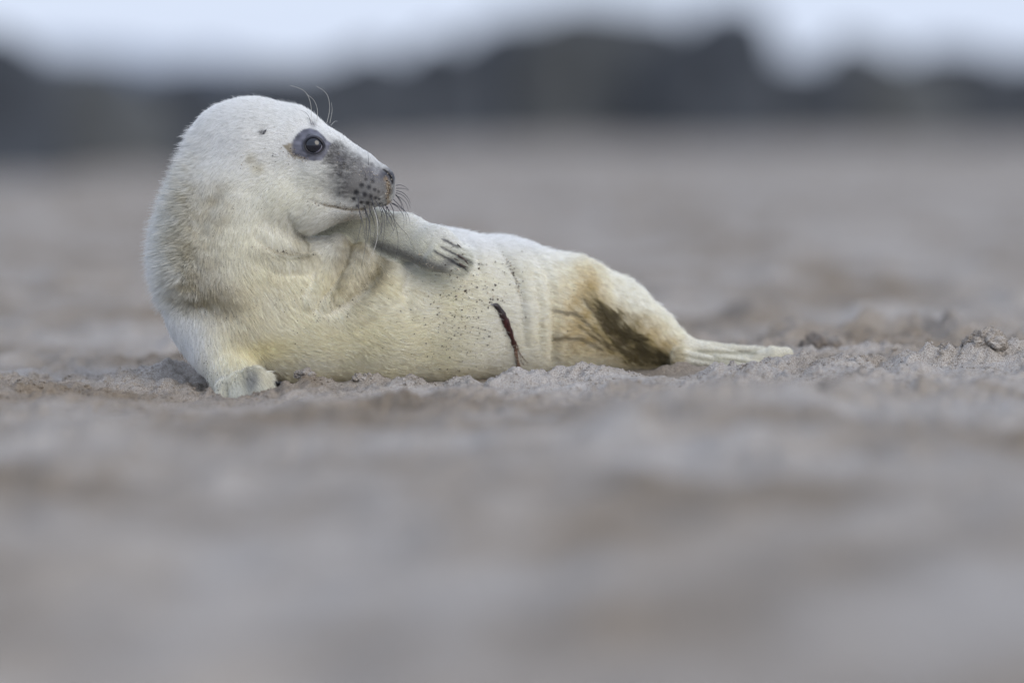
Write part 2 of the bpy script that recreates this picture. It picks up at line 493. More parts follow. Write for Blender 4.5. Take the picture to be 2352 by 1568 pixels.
def f_base(p):
    d = f_core(p)
    for q, rr_, lo_, hi_ in RL:
        m = np.where(((p > lo_) & (p < hi_)).all(1))[0]
        if not len(m): continue
        x, e = p[m], None
        for i in range(len(q) - 1):
            g = seg(x, q[i], q[i + 1], rr_[i], rr_[i + 1])
            e = g if e is None else np.minimum(e, g)
        d[m] = smin(d[m], e, 13 * K)
    return d

CREASES = [  # path on the surface, depth, width
    ([(872, 580), (860, 620), (832, 662), (792, 694), (750, 712)], 12, 14),
    ([(806, 556), (796, 604), (768, 652), (728, 690)], 10, 12),
    ([(590, 540), (618, 566), (660, 580), (700, 577), (732, 562)], 10, 13),
    ([(668, 496), (682, 528), (708, 546), (745, 548)], 9, 10),
    ([(505, 436), (484, 476), (466, 520), (455, 560)], 12, 16),
    ([(398, 690), (450, 706), (510, 724), (556, 752)], 22, 34),
    ([(620, 862), (638, 880), (640, 900)], 12, 12),
    ([(1128, 556), (1158, 594), (1182, 640), (1192, 700), (1198, 790)], 14, 9),
    ([(1060, 540), (1082, 580), (1100, 640)], 8, 10),
    ([(1212, 574), (1244, 612), (1262, 680), (1265, 760), (1262, 830)], 16, 11),
    ([(934, 605), (926, 660), (930, 720)], 8, 14),
    ([(1215, 620), (1232, 700), (1232, 800)], 7, 8),
    ([(1340, 690), (1400, 760), (1470, 810), (1530, 830)], 12, 20),
    ([(716, 457), (732, 464), (749, 471), (768, 475), (789, 480), (819, 483), (846, 483)], 4.5, 4.2),
    ([(880, 389), (891, 396), (899, 408), (902, 421)], 6, 3.2),
    ([(893, 425), (894, 440), (892, 462)], 4, 3),
    ([(1010, 566), (1060, 588)], 4, 4), ([(1006, 586), (1056, 608)], 4, 4),
    ([(1500, 800), (1600, 822), (1700, 838)], 9, 5), ([(1600, 806), (1735, 812)], 9, 5), ([(1640, 822), (1730, 834)], 8, 4),
]
CR = []
for path, dp, wd in CREASES:
    a = np.array(path, float)
    t = np.linspace(0, len(a) - 1, len(a) * 3)
    uu, vv = np.interp(t, np.arange(len(a)), a[:, 0]), np.interp(t, np.arange(len(a)), a[:, 1])
    pts, _ = surf(uu, vv)
    ends = np.minimum(1, 0.25 + np.minimum(t, t[-1] - t) * 1.3)
    CR.append((pts, dp * K, wd * K, ends, pts.min(0) - 3 * wd * K, pts.max(0) + 3 * wd * K))
EYE = surf([719.0], [333.5])[0][0]

def f_body(p):
    d = f_base(p)
    for pts, dp, wd, ends, lo, hi in CR:
        m = np.where(((p > lo) & (p < hi)).all(1))[0]
        if not len(m): continue
        q = p[m]
        best = np.full(len(q), 1e9); amp = np.zeros(len(q))
        for i in range(len(pts) - 1):
            ab = pts[i + 1] - pts[i]
            t = np.clip(((q - pts[i]) @ ab) / (ab @ ab + 1e-12), 0, 1)
            dd = ((q - pts[i] - t[:, None] * ab) ** 2).sum(1)
            c = dd < best
            best = np.where(c, dd, best); amp = np.where(c, ends[i] * (1 - t) + ends[i + 1] * t, amp)
        d[m] += dp * amp * np.exp(-best / wd ** 2)
    # eye socket
    e = p - EYE
    eu, ev, ew = e @ RGT, e @ UPV, e @ FWD
    r2 = (eu / (20 * K)) ** 2 + (ev / (17 * K)) ** 2
    d += 9 * K * np.exp(-r2 ** 2) * (np.abs(ew) < 50 * K)
    d += 1.1 * K * snoise(p, 0.09, 1) + 0.25 * K * snoise(p, 0.03, 2)
    return d

# ---- polygonise (surface nets over blocks near the surface)
H = 0.0021; B = 8
lo = np.array([-0.475, -0.105, -0.030]); hi = np.array([0.375, 0.330, 0.390])
nb = np.ceil((hi - lo) / (H * B)).astype(int); N = nb * B
G = np.full(tuple(N + 1), 1.0, np.float32)
bi = np.stack(np.meshgrid(*[np.arange(n_) for n_ in nb], indexing='ij'), -1).reshape(-1, 3)
fc = f_base(lo + (bi + 0.5) * B * H)
G_sign = np.sign(fc)
act = bi[np.abs(fc) < B * H * 0.9 + 0.018]
inside = bi[(fc <= -(B * H * 0.9 + 0.018))]
for b_ in inside:
    G[b_[0] * B:b_[0] * B + B + 1, b_[1] * B:b_[1] * B + B + 1, b_[2] * B:b_[2] * B + B + 1] = -1
loc = np.stack(np.meshgrid(*[np.arange(B + 1)] * 3, indexing='ij'), -1).reshape(-1, 3)
CH = 1200
for s0 in range(0, len(act), CH):
    a = act[s0:s0 + CH]
    idx = (a[:, None] * B + loc[None]).reshape(-1, 3)
    G[idx[:, 0], idx[:, 1], idx[:, 2]] = f_body(lo + idx * H)
S = G < 0
cs = [S[i:i + N[0], j:j + N[1], k:k + N[2]] for i in (0, 1) for j in (0, 1) for k in (0, 1)]
anyS = cs[0].copy(); allS = cs[0].copy()
for c in cs[1:]:
    anyS |= c; allS &= c
cell = np.argwhere(anyS & ~allS)
vid = np.full(tuple(N), -1, np.int32); vid[tuple(cell.T)] = np.arange(len(cell))
acc = np.zeros((len(cell), 3)); cnt = np.zeros(len(cell))
for ax in range(3):
    o1, o2 = [a for a in range(3) if a != ax]
    for i in (0, 1):
        for j in (0, 1):
            s = np.zeros(3, int); s[o1] = i; s[o2] = j
            e = s.copy(); e[ax] = 1
            g0 = G[tuple((cell + s).T)]; g1 = G[tuple((cell + e).T)]
            m = (g0 < 0) != (g1 < 0)
            t = np.where(m, g0 / np.where(m, g0 - g1, 1), 0)
            pt = np.tile(s.astype(float), (len(cell), 1)); pt[:, ax] = t
            acc += pt * m[:, None]; cnt += m
BV = lo + (cell + acc / cnt[:, None]) * H
quads = []
for ax in range(3):
    o1, o2 = [(1, 2), (2, 0), (0, 1)][ax]
    sl0 = [slice(None)] * 3; sl1 = [slice(None)] * 3
    sl0[ax] = slice(0, N[ax]); sl1[ax] = slice(1, N[ax] + 1)
    A0, A1 = S[tuple(sl0)], S[tuple(sl1)]
    ed = np.argwhere(A0 != A1)
    ed = ed[(ed[:, o1] > 0) & (ed[:, o2] > 0) & (ed[:, o1] < N[o1]) & (ed[:, o2] < N[o2])]
    d1 = np.zeros(3, int); d1[o1] = 1; d2 = np.zeros(3, int); d2[o2] = 1
    q = np.stack([vid[tuple((ed - d1 - d2).T)], vid[tuple((ed - d2).T)], vid[tuple(ed.T)], vid[tuple((ed - d1).T)]], 1)
    flip = ~A0[tuple(ed.T)]
    q[flip] = q[flip][:, ::-1]
    quads.append(q)
BQ = np.vstack(quads)
BQ = BQ[(BQ >= 0).all(1)]
del G, S, anyS, allS, cs, vid

def grad(p, f=f_body, h=0.0012):
    g = np.empty_like(p)
    for i in range(3):
        e = np.zeros(3); e[i] = h
        g[:, i] = f(p + e) - f(p - e)
    return g / (np.linalg.norm(g, axis=1)[:, None] + 1e-12)

BN = grad(BV)
BV = BV - BN * f_body(BV)[:, None] * 0.8
BN0 = grad(BV, f_base, 0.004)
BN0 = BN0 * 0.6 + BN * 0.4; BN0 /= np.linalg.norm(BN0, axis=1)[:, None]
import time; print('pup verts', len(BV), 'quads', len(BQ))

# ---- colour, fur length, lift and lie of the coat, all fixed to the skin
def blob(u, v, cu, cv, ru, rv, ang=0):
    a = math.radians(ang); x, y = u - cu, v - cv
    x, y = x * math.cos(a) + y * math.sin(a), -x * math.sin(a) + y * math.cos(a)
    return np.exp(-((x / ru) ** 2 + (y / rv) ** 2))

def poly_dist(u, v, path):
    best = np.full(len(u), 1e9)
    for (a, b), (c, d) in zip(path[:-1], path[1:]):
        ex, ey = c - a, d - b
        t = np.clip(((u - a) * ex + (v - b) * ey) / (ex * ex + ey * ey), 0, 1)
        best = np.minimum(best, np.hypot(u - a - t * ex, v - b - t * ey))
    return best

EYEPATCH = np.array([(692, 355), (714, 348), (726, 330), (742, 318), (758, 316), (776, 322), (790, 334), (798, 344), (809, 350), (801, 366),
                     (794, 380), (786, 388), (766, 391), (740, 386), (716, 381), (706, 370)]) * 0.9408
EYEPATCH = (EYEPATCH - [719, 333]) * [1.06, 1.10] + [719, 333]
def in_poly(u, v, poly):
    c = np.zeros(len(u), bool); n_ = len(poly); j = n_ - 1
    for i in range(n_):
        (x1, y1), (x2, y2) = poly[i], poly[j]
        c ^= ((y1 > v) != (y2 > v)) & (u < (x2 - x1) * (v - y1) / (y2 - y1 + 1e-9) + x1); j = i
    return c
WDOTS = [(883, 452, 5), (901, 457, 4.5), (870, 469, 5.5), (890.5, 475, 5), (905, 479, 4.2), (864, 485.6, 5.5), (882, 495, 4.5), (898, 496, 4.5),
         (910, 498, 3.6), (917, 483, 3.4), (915, 463, 3.6), (910, 443, 3.4), (926, 486, 3), (873, 503, 3.6), (924, 468, 2.6), (928, 498, 2.6), (893, 438, 3)]
MOUTH = [(716, 457), (732, 464), (749, 471), (768, 475), (789, 480), (819, 482), (838, 480)]

def mixc(c, t, m):
    return c * (1 - m[:, None]) + np.array(t) * m[:, None]

def coat(p, nrm):
    """colour, fur length (m), lift 0..1"""
    u, v, w = UVW(p)
    n1, n2, n3 = snoise(p, 0.045, 0), snoise(p, 0.018, 3), snoise(p, 0.007, 4)
    arm = f_arm(p) < 0.004
    front = (nrm @ FWD) < 0.25
    c = np.tile(np.array([0.93, 0.935, 0.915]), (len(p), 1))
    belly = sstep(470, 600, u + 0.25 * (v - 600)) * sstep(545, 640, v) * (~arm) * sstep(0.6, -0.3, nrm @ FWD)
    c = mixc(c, (0.968, 0.918, 0.745), belly * (0.85 + 0.15 * n1).clip(0, 1))
    c = mixc(c, (0.965, 0.95, 0.87), sstep(1000, 1150, u) * sstep(560, 620, v) * belly * 0.6)
    c = mixc(c, (0.88, 0.84, 0.67), 0.65 * blob(u, v, 560, 560, 130, 90) * front)
    c = mixc(c, (0.90, 0.885, 0.75), 0.65 * blob(u, v, 660, 450, 120, 70) * front)
    # grubby neck and armpits; the olive also paints shade into folds and chest
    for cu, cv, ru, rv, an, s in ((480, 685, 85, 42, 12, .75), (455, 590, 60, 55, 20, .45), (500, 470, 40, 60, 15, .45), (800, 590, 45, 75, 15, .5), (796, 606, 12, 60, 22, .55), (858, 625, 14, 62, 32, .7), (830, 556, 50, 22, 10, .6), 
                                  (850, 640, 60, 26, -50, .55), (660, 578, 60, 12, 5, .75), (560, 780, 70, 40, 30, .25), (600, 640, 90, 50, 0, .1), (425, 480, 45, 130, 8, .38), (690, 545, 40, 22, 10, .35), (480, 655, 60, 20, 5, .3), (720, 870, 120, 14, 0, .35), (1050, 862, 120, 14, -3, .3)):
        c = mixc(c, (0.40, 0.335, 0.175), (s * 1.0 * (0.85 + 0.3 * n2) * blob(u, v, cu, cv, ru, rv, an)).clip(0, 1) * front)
    c = mixc(c, (0.90, 0.82, 0.52), 0.65 * blob(u, v, 590, 800, 60, 26, -5) * front)
    c = mixc(c, (0.955, 0.89, 0.64), 0.4 * blob(u, v, 820, 790, 200, 60) * front)
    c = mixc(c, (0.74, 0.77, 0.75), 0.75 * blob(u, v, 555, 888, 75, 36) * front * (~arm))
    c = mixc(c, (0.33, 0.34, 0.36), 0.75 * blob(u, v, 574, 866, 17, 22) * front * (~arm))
    # raised flipper: pale olive with a grey lower edge and tip
    c[arm] = mixc(c[arm], (0.84, 0.83, 0.70), (0.3 + 0.7 * sstep(500, 560, v[arm] - 0.45 * (u[arm] - 960))).clip(0, 1) * 0.8)
    eg = poly_dist(u, v, [(860, 560), (920, 580), (965, 600), (1010, 615), (1030, 600)])
    c = mixc(c, (0.21, 0.21, 0.20), 0.85 * np.exp(-(eg / 13) ** 2) * arm)
    for path in ([(995, 575), (1040, 603), (1062, 612)], [(1010, 566), (1045, 585), (1064, 600)], [(1015, 548), (1045, 565)]):
        c = mixc(c, (0.09, 0.09, 0.10), 0.9 * np.exp(-(poly_dist(u, v, path) / 2.7) ** 2) * arm)
    # soiled hindquarters
    gold = (blob(u, v, 1325, 700, 60, 75, -10) * .75 + blob(u, v, 1345, 640, 28, 50, -20) * .55 + blob(u, v, 1300, 790, 60, 50) * .5 + blob(u, v, 1420, 790, 90, 50, 20) + blob(u, v, 1500, 780, 70, 40, 35) * .7)
    c = mixc(c, (0.64, 0.49, 0.18), (gold * (0.85 + 0.2 * n2 + 0.12 * n3)).clip(0, 1) * 0.8 * front)
    dark = blob(u, v, 1425, 765, 78, 34, 38) * 1.25 + blob(u, v, 1470, 812, 75, 24, 12) * 1.15 + blob(u, v, 1380, 712, 55, 16, 55) * .8 + blob(u, v, 1440, 718, 60, 14, 12) * .35
    _a = math.radians(40); _al, _pe = (u - 1425) * math.cos(_a) + (v - 765) * math.sin(_a), -(u - 1425) * math.sin(_a) + (v - 765) * math.cos(_a)
    dark = dark * (1 + 0.45 * pnoise(_pe / 8, _al / 55, 77) + 0.3 * pnoise(_pe / 22, _al / 40, 78))
    dark = (dark * (0.95 + 0.22 * n2 + 0.22 * n3)).clip(0, 1)
    c = mixc(c, (0.38, 0.30, 0.105), (dark * 1.25).clip(0, 1) * 0.85 * front)
    c = mixc(c, (0.105, 0.078, 0.026), sstep(0.42, 1.1, dark) * 0.92 * front)
    for path in ([(1270, 712), (1310, 716), (1345, 745), (1390, 790)], [(1265, 778), (1320, 778), (1370, 800)], [(1330, 680), (1360, 720), (1420, 790)], [(1320, 745), (1350, 770), (1400, 800)]):
        c = mixc(c, (0.16, 0.12, 0.06), 0.7 * np.exp(-(poly_dist(u, v, path) / 4.5) ** 2) * front)
    tail = sstep(1540, 1640, u)
    c = mixc(c, (0.84, 0.81, 0.69), tail * 0.85)
    for path in ([(1600, 806), (1735, 812)], [(1640, 822), (1730, 834)], [(1500, 800), (1600, 822), (1700, 840)]):  # crease shade painted as darker lines, to part the hind digits
        c = mixc(c, (0.42, 0.40, 0.29), 0.75 * np.exp(-(poly_dist(u, v, path) / 4.0) ** 2) * sstep(1540, 1620, u) * front)
    # muzzle
    hd = front & (v < 560) & ~arm
    grey = (blob(u, v, 862, 425, 52, 46) * 1.15 + blob(u, v, 800, 375, 55, 30, 35) * .8 + blob(u, v, 765, 352, 26, 20, 30) * .7 + blob(u, v, 820, 425, 55, 36) * .45 + blob(u, v, 790, 410, 50, 50) * .22)
    grey = grey * sstep(-6, 26, (v - 275) * .815 - (u - 740) * .579 + 4 * n3) 
    c = mixc(c, (0.120, 0.117, 0.116), (grey * 1.35 * (0.9 + 0.22 * n2 + 0.25 * n3)).clip(0, .95) * hd)
    c = mixc(c, (0.10, 0.10, 0.12), (0.6 * blob(u, v, 782, 366, 14, 7, 30) + .75 * blob(u, v, 855, 398, 26, 15, 20) + .8 * blob(u, v, 888, 402, 15, 14)).clip(0, 1) * hd)
    c = mixc(c, (0.66, 0.67, 0.69), (.55 * blob(u, v, 864, 391, 7, 9)).clip(0, 1) * hd)
    c = mixc(c, (0.050, 0.053, 0.068), (1.1 * blob(u, v, 900, 404, 12, 17, -20) + .8 * blob(u, v, 884, 403, 10, 9)).clip(0, .95) * hd)
    for a, b, r in WDOTS:
        c = mixc(c, (0.014, 0.014, 0.018), 0.97 * np.exp(-((np.hypot(u - a * .9408, v - b * .9408)) / (r * 1.25)) ** 4) * hd)
    c = mixc(c, (0.25, 0.19, 0.125), 0.9 * np.exp(-(poly_dist(u, v, [(886, 410), (893, 426), (892, 445), (893, 466)]) / (4.5 + 1.5 * n3)) ** 2) * hd)
    md = poly_dist(u, v, MOUTH)
    c = mixc(c, (0.25, 0.20, 0.125), (0.35 + 0.5 * sstep(716, 750, u)) * np.exp(-(md / 3.2) ** 2) * hd)
    c = mixc(c, (0.50, 0.46, 0.36), 0.55 * blob(u, v, 800, 505, 40, 16, -25) * hd)
    c = mixc(c, (0.012, 0.012, 0.016), np.exp(-(poly_dist(u, v, [(880, 389), (891, 396), (899, 408), (902, 421)]) / 3.2) ** 2) * hd)
    c = mixc(c, (0.13, 0.13, 0.15), 0.85 * blob(u, v, 608, 303, 4.5, 8, 30) * hd)
    c = mixc(c, (0.33, 0.33, 0.36), .7 * blob(u, v, 722, 288, 9, 7, 30) * hd)
    c = mixc(c, (0.55, 0.50, 0.36), .5 * (blob(u, v, 582, 362, 12, 14) + blob(u, v, 600, 385, 14, 12)) * hd)
    ep = in_poly(u, v, EYEPATCH) & hd
    ed = poly_dist(u, v, [tuple(q) for q in np.vstack([EYEPATCH, EYEPATCH[:1]])])
    epm = np.where(ep, sstep(-0.5, 2.5, ed), 0)
    pc = np.tile(np.array([0.115, 0.117, 0.145]), (len(p), 1)) * (1 + 0.30 * n3 + 0.15 * n2)[:, None]
    sandy = sstep(8, 0, ed) * sstep(0.35, 0.8, blob(u, v, 668, 352, 34, 22, 38) + .15 * n3)
    pc = mixc(pc, (0.40, 0.35, 0.26), np.maximum(sandy, sstep(676, 662, u)) * .95)
    c = c * (1 - epm[:, None]) + pc * epm[:, None]
    # fur length in metres and lift
    L = np.full(len(p), 0.0105)
    headm = sstep(560, 440, v) * sstep(420, 520, u)
    L = L * (1 - 0.30 * headm)
    L *= 1 - 0.72 * sstep(720, 840, u + 0.2 * (v - 400)) * (v < 560) * (~arm) * (u < 960)
    L *= 1 - 0.40 * blob(u, v, 719, 333, 80, 60) * hd
    L = np.where(arm, 0.0050 + 0.0095 * sstep(1030, 1062, u), L)
    L = np.where(u > 1560, 0.0035, L)
    L = np.where((ep | (ed < 0.8)) & hd, 0.0, L)
    L = np.where((ed < 14) & hd & (L > 0), np.minimum(L, 0.0025 + 0.0002 * ed), L)
    L = np.where((md < 3) & hd, 0.0015, L)
    L = np.where((poly_dist(u, v, [(880, 389), (891, 396), (899, 408), (902, 421)]) < 4.5) & hd, 0, L)
    L *= 1 + 0.25 * blob(u, v, 1430, 770, 90, 60)
    sideL = sstep(520, 400, u) * sstep(200, 300, v)
    crown = 0.55 * sstep(330, 240, v) * sstep(740, 540, u)
    lift = 0.15 + 0.68 * np.maximum(sideL * sstep(800, 650, v), crown)
    lift = np.where(u > 1030, 0.24, lift)
    L = L * (1 - 0.10 * sideL + 0.1 * crown)
    return c.clip(0.005, 0.965), L, lift

GUIDES = np.array([
    (880, 400, -1, -.3), (820, 380, -1, -.35), (760, 310, -.85, -.5), (700, 262, -.9, -.35), (640, 235, -1, -.05), (560, 235, -.95, .35), (480, 280, -.75, .7),
    (600, 310, -1, .1), (700, 390, -1, .15), (640, 380, -.95, .3), (640, 435, -.8, .65), (740, 440, -1, .05), (800, 450, -1, .1), (600, 480, -.45, .9), (540, 400, -.7, .7),
    (430, 400, -.3, .95), (395, 520, 0, 1), (490, 500, -.25, 1), (500, 590, 0, 1), (740, 515, -.6, .7), (700, 500, -.6, .8), (655, 540, 0, 1), (640, 570, .2, 1), (800, 500, -.5, .5),
    (600, 630, .45, .85), (440, 640, .05, 1), (700, 640, .6, .6), (560, 700, .55, .75), (480, 720, .3, .95), (640, 790, 1, .25), (440, 780, .3, 1), (480, 850, .25, 1), (560, 870, 0, 1),
    (600, 870, .3, 1), (700, 820, 1, .2), (760, 600, .3, .95), (735, 590, -.7, .5), (820, 600, .1, 1), (850, 700, 1, .3), (900, 650, .9, .5), (950, 750, 1, .1), (1000, 620, 1, .1), (1100, 560, 1, .3), (1200, 700, 1, .05),
    (1200, 820, 1, 0), (1330, 640, .8, .6), (1320, 780, 1, .1), (1400, 720, .7, .75), (1440, 780, .85, .5), (1450, 660, .85, .5), (1530, 750, .7, .7), (1600, 800, .95, .3), (1750, 820, 1, .05)])

def lie(p, nrm):
    u, v, w = UVW(p)
    a = np.zeros(len(p)); b = np.zeros(len(p))
    for gu, gv, du, dv in GUIDES:
        l_ = math.hypot(du, dv)
        k = 1 / (((u - gu) ** 2 + (v - gv) ** 2) + 900) ** 1.6
        a += k * du / l_; b += k * dv / l_
    arm = f_arm(p) < 0.004
    a = np.where(arm, .9, a); b = np.where(arm, .42, b)
    l_ = np.hypot(a, b) + 1e-12; a /= l_; b /= l_
    th = 0.20 * snoise(p, 0.05, 5) + 0.08 * snoise(p, 0.017, 6)
    a, b = a * np.cos(th) - b * np.sin(th), a * np.sin(th) + b * np.cos(th)
    t = a[:, None] * RGT - b[:, None] * UPV
    t = t - (t * nrm).sum(1)[:, None] * nrm
    return t / (np.linalg.norm(t, axis=1)[:, None] + 1e-3)

def coat_material(name, hair):
    m, n, l, b = new_mat(name)
    at = n.new('ShaderNodeAttribute'); at.attribute_name = 'col'
    if hair:
        n.remove(b)
        df = n.new('ShaderNodeBsdfDiffuse'); tr = n.new('ShaderNodeBsdfTranslucent'); mx = n.new('ShaderNodeMixShader'); mx.inputs[0].default_value = 0.34
        gl = n.new('ShaderNodeBsdfGlossy'); gl.inputs['Roughness'].default_value = 0.42; gl.inputs['Color'].default_value = (0.9, 0.93, 1, 1)
        m2 = n.new('ShaderNodeMixShader'); m2.inputs[0].default_value = 0.045
        l.new(at.outputs['Color'], df.inputs[0]); l.new(at.outputs['Color'], tr.inputs[0])
        l.new(df.outputs[0], mx.inputs[1]); l.new(tr.outputs[0], mx.inputs[2])
        l.new(mx.outputs[0], m2.inputs[1]); l.new(gl.outputs[0], m2.inputs[2])
        l.new(m2.outputs[0], n['Material Output'].inputs[0])
    else:
        l.new(at.outputs['Color'], b.inputs['Base Color'])
        b.inputs['Roughness'].default_value = 0.6; b.inputs['Specular IOR Level'].default_value = 0.3
        tc = n.new('ShaderNodeTexCoord'); nz = n.new('ShaderNodeTexNoise'); nz.inputs['Scale'].default_value = 500; nz.inputs['Detail'].default_value = 3
        l.new(tc.outputs['Object'], nz.inputs['Vector'])
        bp = n.new('ShaderNodeBump'); bp.inputs['Strength'].default_value = 0.6; bp.inputs['Distance'].default_value = 0.001
        l.new(nz.outputs[0], bp.inputs['Height']); l.new(bp.outputs[0], b.inputs['Normal'])
    return m
M_HIDE = coat_material('hide', False)
M_FUR = coat_material('fur_strands', True)

pup = bpy.data.objects.new('seal_pup', None); COL.objects.link(pup)
gx0, gy0 = -0.05, 0.10
pup.location = (gx0, gy0, 0.0)
bpy.context.view_layer.update()
pup['label'] = 'white seal pup lying on sand with head turned right and one front flipper raised'
pup['category'] = 'seal'

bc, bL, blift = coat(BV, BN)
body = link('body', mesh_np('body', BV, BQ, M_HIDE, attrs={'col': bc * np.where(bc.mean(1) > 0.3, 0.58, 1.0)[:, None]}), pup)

# ---- fur
tri = np.vstack([BQ[:, [0, 1, 2]], BQ[:, [0, 2, 3]]])
A, Bb, Cc = BV[tri[:, 0]], BV[tri[:, 1]], BV[tri[:, 2]]
area = np.linalg.norm(np.cross(Bb - A, Cc - A), axis=1) / 2
cen = (A + Bb + Cc) / 3; tn = BN[tri[:, 0]]
cu, cv_, cw = UVW(cen)
view = cen - CAM; view /= np.linalg.norm(view, axis=1)[:, None]
facing = (tn * view).sum(1)
wgt = area * np.where(facing < 0.12, 1.0, np.where(facing < 0.45, 0.6, 0.10))
wgt *= np.where((cu > 780) & (cu < 930) & (cv_ < 500), 2.6, 1.0) * np.where((cu < 780) & (cv_ < 560), 1.35, 1.0)
wgt *= np.where(cen[:, 2] < ground(cen[:, 0], cen[:, 1]) - 0.006, 0, 1)
NF = 620000
pick = rng.choice(len(tri), NF, p=wgt / wgt.sum())
r1, r2 = np.sqrt(rng.random(NF)), rng.random(NF)
ba, bb, bcw = (1 - r1)[:, None], (r1 * (1 - r2))[:, None], (r1 * r2)[:, None]
t_ = tri[pick]
R0 = A[pick] * ba + Bb[pick] * bb + Cc[pick] * bcw
RN = BN0[t_[:, 0]] * ba + BN0[t_[:, 1]] * bb + BN0[t_[:, 2]] * bcw
RN /= np.linalg.norm(RN, axis=1)[:, None]
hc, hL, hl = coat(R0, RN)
kp = hL > 0.0008
R0, RN, hc, hL, hl = R0[kp], RN[kp], hc[kp], hL[kp], hl[kp]
n = len(R0)
T = lie(R0, RN)
T = T + rng.normal(0, 0.10, (n, 3)); T -= (T * RN).sum(1)[:, None] * RN
TR = BN[t_[:, 0]] * ba + BN[t_[:, 1]] * bb + BN[t_[:, 2]] * bcw      # true skin normal: keep hairs from diving into a fold's far wall
TR = TR[kp]; TR /= np.linalg.norm(TR, axis=1)[:, None]
dv_ = (T * TR).sum(1)
T = T - TR * np.minimum(dv_ - 0.06, 0)[:, None]
T /= np.linalg.norm(T, axis=1)[:, None] + 1e-9
hL = hL * np.clip(rng.lognormal(-0.05, 0.25, n), 0.45, 1.8)
rimf = sstep(0.45, 0.75, hl)
stray = rng.random(n) < 0.055 + 0.30 * rimf
hL = hL * (1 + 0.45 * stray * rimf)
hl = np.clip(hl + rng.normal(0, 0.07, n) + stray * 0.32, 0.08, 0.95)
tip = R0 + (RN * (hl * 0.62)[:, None] + T * np.sqrt(1 - hl ** 2)[:, None]) * hL[:, None]
def clump(cell_, jit):
    q = np.floor((R0 + np.stack([snoise(R0, 0.012, s) for s in (0, 1, 2)], 1) * jit) / cell_).astype(np.int64)
    q -= q.min(0)
    key = (q[:, 0] * 4096 + q[:, 1]) * 4096 + q[:, 2]
    _, inv = np.unique(key, return_inverse=True)
    c = np.bincount(inv)
    mean = np.stack([np.bincount(inv, tip[:, i]) / c for i in range(3)], 1)
    rv = rng.normal(size=(len(c), 3))
    return mean[inv], rv[inv]
c1, rv1 = clump(0.0032, 0.002)
c2, rv2 = clump(0.0085, 0.004)
NP = 5
pts = np.empty((n, NP, 3), np.float32)
sp_ = np.linspace(0, 1, NP)
lift_c = hl[:, None]; tl = np.sqrt(1 - hl ** 2)[:, None]
_ud, _vd, _ = UVW(R0)
mat_ = blob(_ud, _vd, 1430, 770, 110, 60, 30) > 0.3
cf = np.where(stray, 0.0, 0.55)[:, None]
for i, s in enumerate(sp_):
    q = R0 - RN * 0.0004 + hL[:, None] * (RN * lift_c * (s - (0.38 - 0.30 * rimf[:, None]) * s * s) + T * tl * s)
    q = q + (s ** 1.6) * cf * ((c1 - tip) * 0.75 + (c2 - tip) * np.where(mat_, 0.75, 0.08)[:, None] + (rv1 * 0.0004 + rv2 * 0.0003) * (hL[:, None] / 0.008))
    pts[:, i] = q
hc = hc * (1 + rng.normal(0, 0.14, (n, 1))) * (1 + rv1[:, :1] * 0.03) + rng.normal(0, 0.01, (n, 1))
hc = hc.clip(0.004, 0.975)
hair = bpy.data.hair_curves.new('fur')
hair.add_curves([NP] * n)
hair.attributes['position'].data.foreach_set('vector', pts.ravel())
ra = hair.attributes.new('radius', 'FLOAT', 'POINT')
rad = np.tile(np.array([1.0, 1.0, 0.85, 0.6, 0.22]), (n, 1)) * (0.000085 + 0.00003 * (hL / 0.008))[:, None]
rad *= (1 + 0.45 * (R0[:, 0] > 0.02))[:, None]
ra.data.foreach_set('value', rad.astype(np.float32).ravel())
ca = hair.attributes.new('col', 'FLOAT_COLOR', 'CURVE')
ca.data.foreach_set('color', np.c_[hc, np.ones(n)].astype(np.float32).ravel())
hair.materials.append(M_FUR)
link('fur', hair, pup, kind='stuff')
print('hairs', n)

# ---- tubes for whiskers, claws, rims
def tube(paths_radii, mat, name, parent, sides=6, closed=False, **props):
    pts, rr = paths_radii
    pts = np.asarray(pts, float); m = len(pts)
    tg = np.gradient(pts, axis=0)
    if closed:
        tg = np.roll(pts, -1, 0) - np.roll(pts, 1, 0)
    tg /= np.linalg.norm(tg, axis=1)[:, None] + 1e-12
    ref = FWD if not closed else FWD
    s = np.cross(tg, ref); s /= np.linalg.norm(s, axis=1)[:, None] + 1e-9
    t2 = np.cross(tg, s)
    an = np.linspace(0, 2 * np.pi, sides, endpoint=False)
    V = (pts[:, None] + (s[:, None] * np.cos(an)[None, :, None] + t2[:, None] * np.sin(an)[None, :, None]) * np.asarray(rr)[:, None, None]).reshape(-1, 3)
    F = []
    for i in range(m if closed else m - 1):
        for j in range(sides):
            a, b = i * sides + j, i * sides + (j + 1) % sides
            i2 = (i + 1) % m
            F.append((a, b, i2 * sides + (j + 1) % sides, i2 * sides + j))
    return link(name, mesh_np(name, V, np.array(F), mat), parent, **props)

def spline(pts, m):
    pts = np.asarray(pts, float)
    if len(pts) < 3: 
        t = np.linspace(0, 1, m)[:, None]; return pts[0] * (1 - t) + pts[-1] * t
    q = np.vstack([2 * pts[0] - pts[1], pts, 2 * pts[-1] - pts[-2]])
    out = []
    for t in np.linspace(0, len(pts) - 1 - 1e-6, m):
        i = int(t); f = t - i
        a, b, c, d = q[i], q[i + 1], q[i + 2], q[i + 3]
        out.append(0.5 * (2 * b + (c - a) * f + (2 * a - 5 * b + 4 * c - d) * f * f + (3 * b - a - 3 * c + d) * f ** 3))
    return np.array(out)

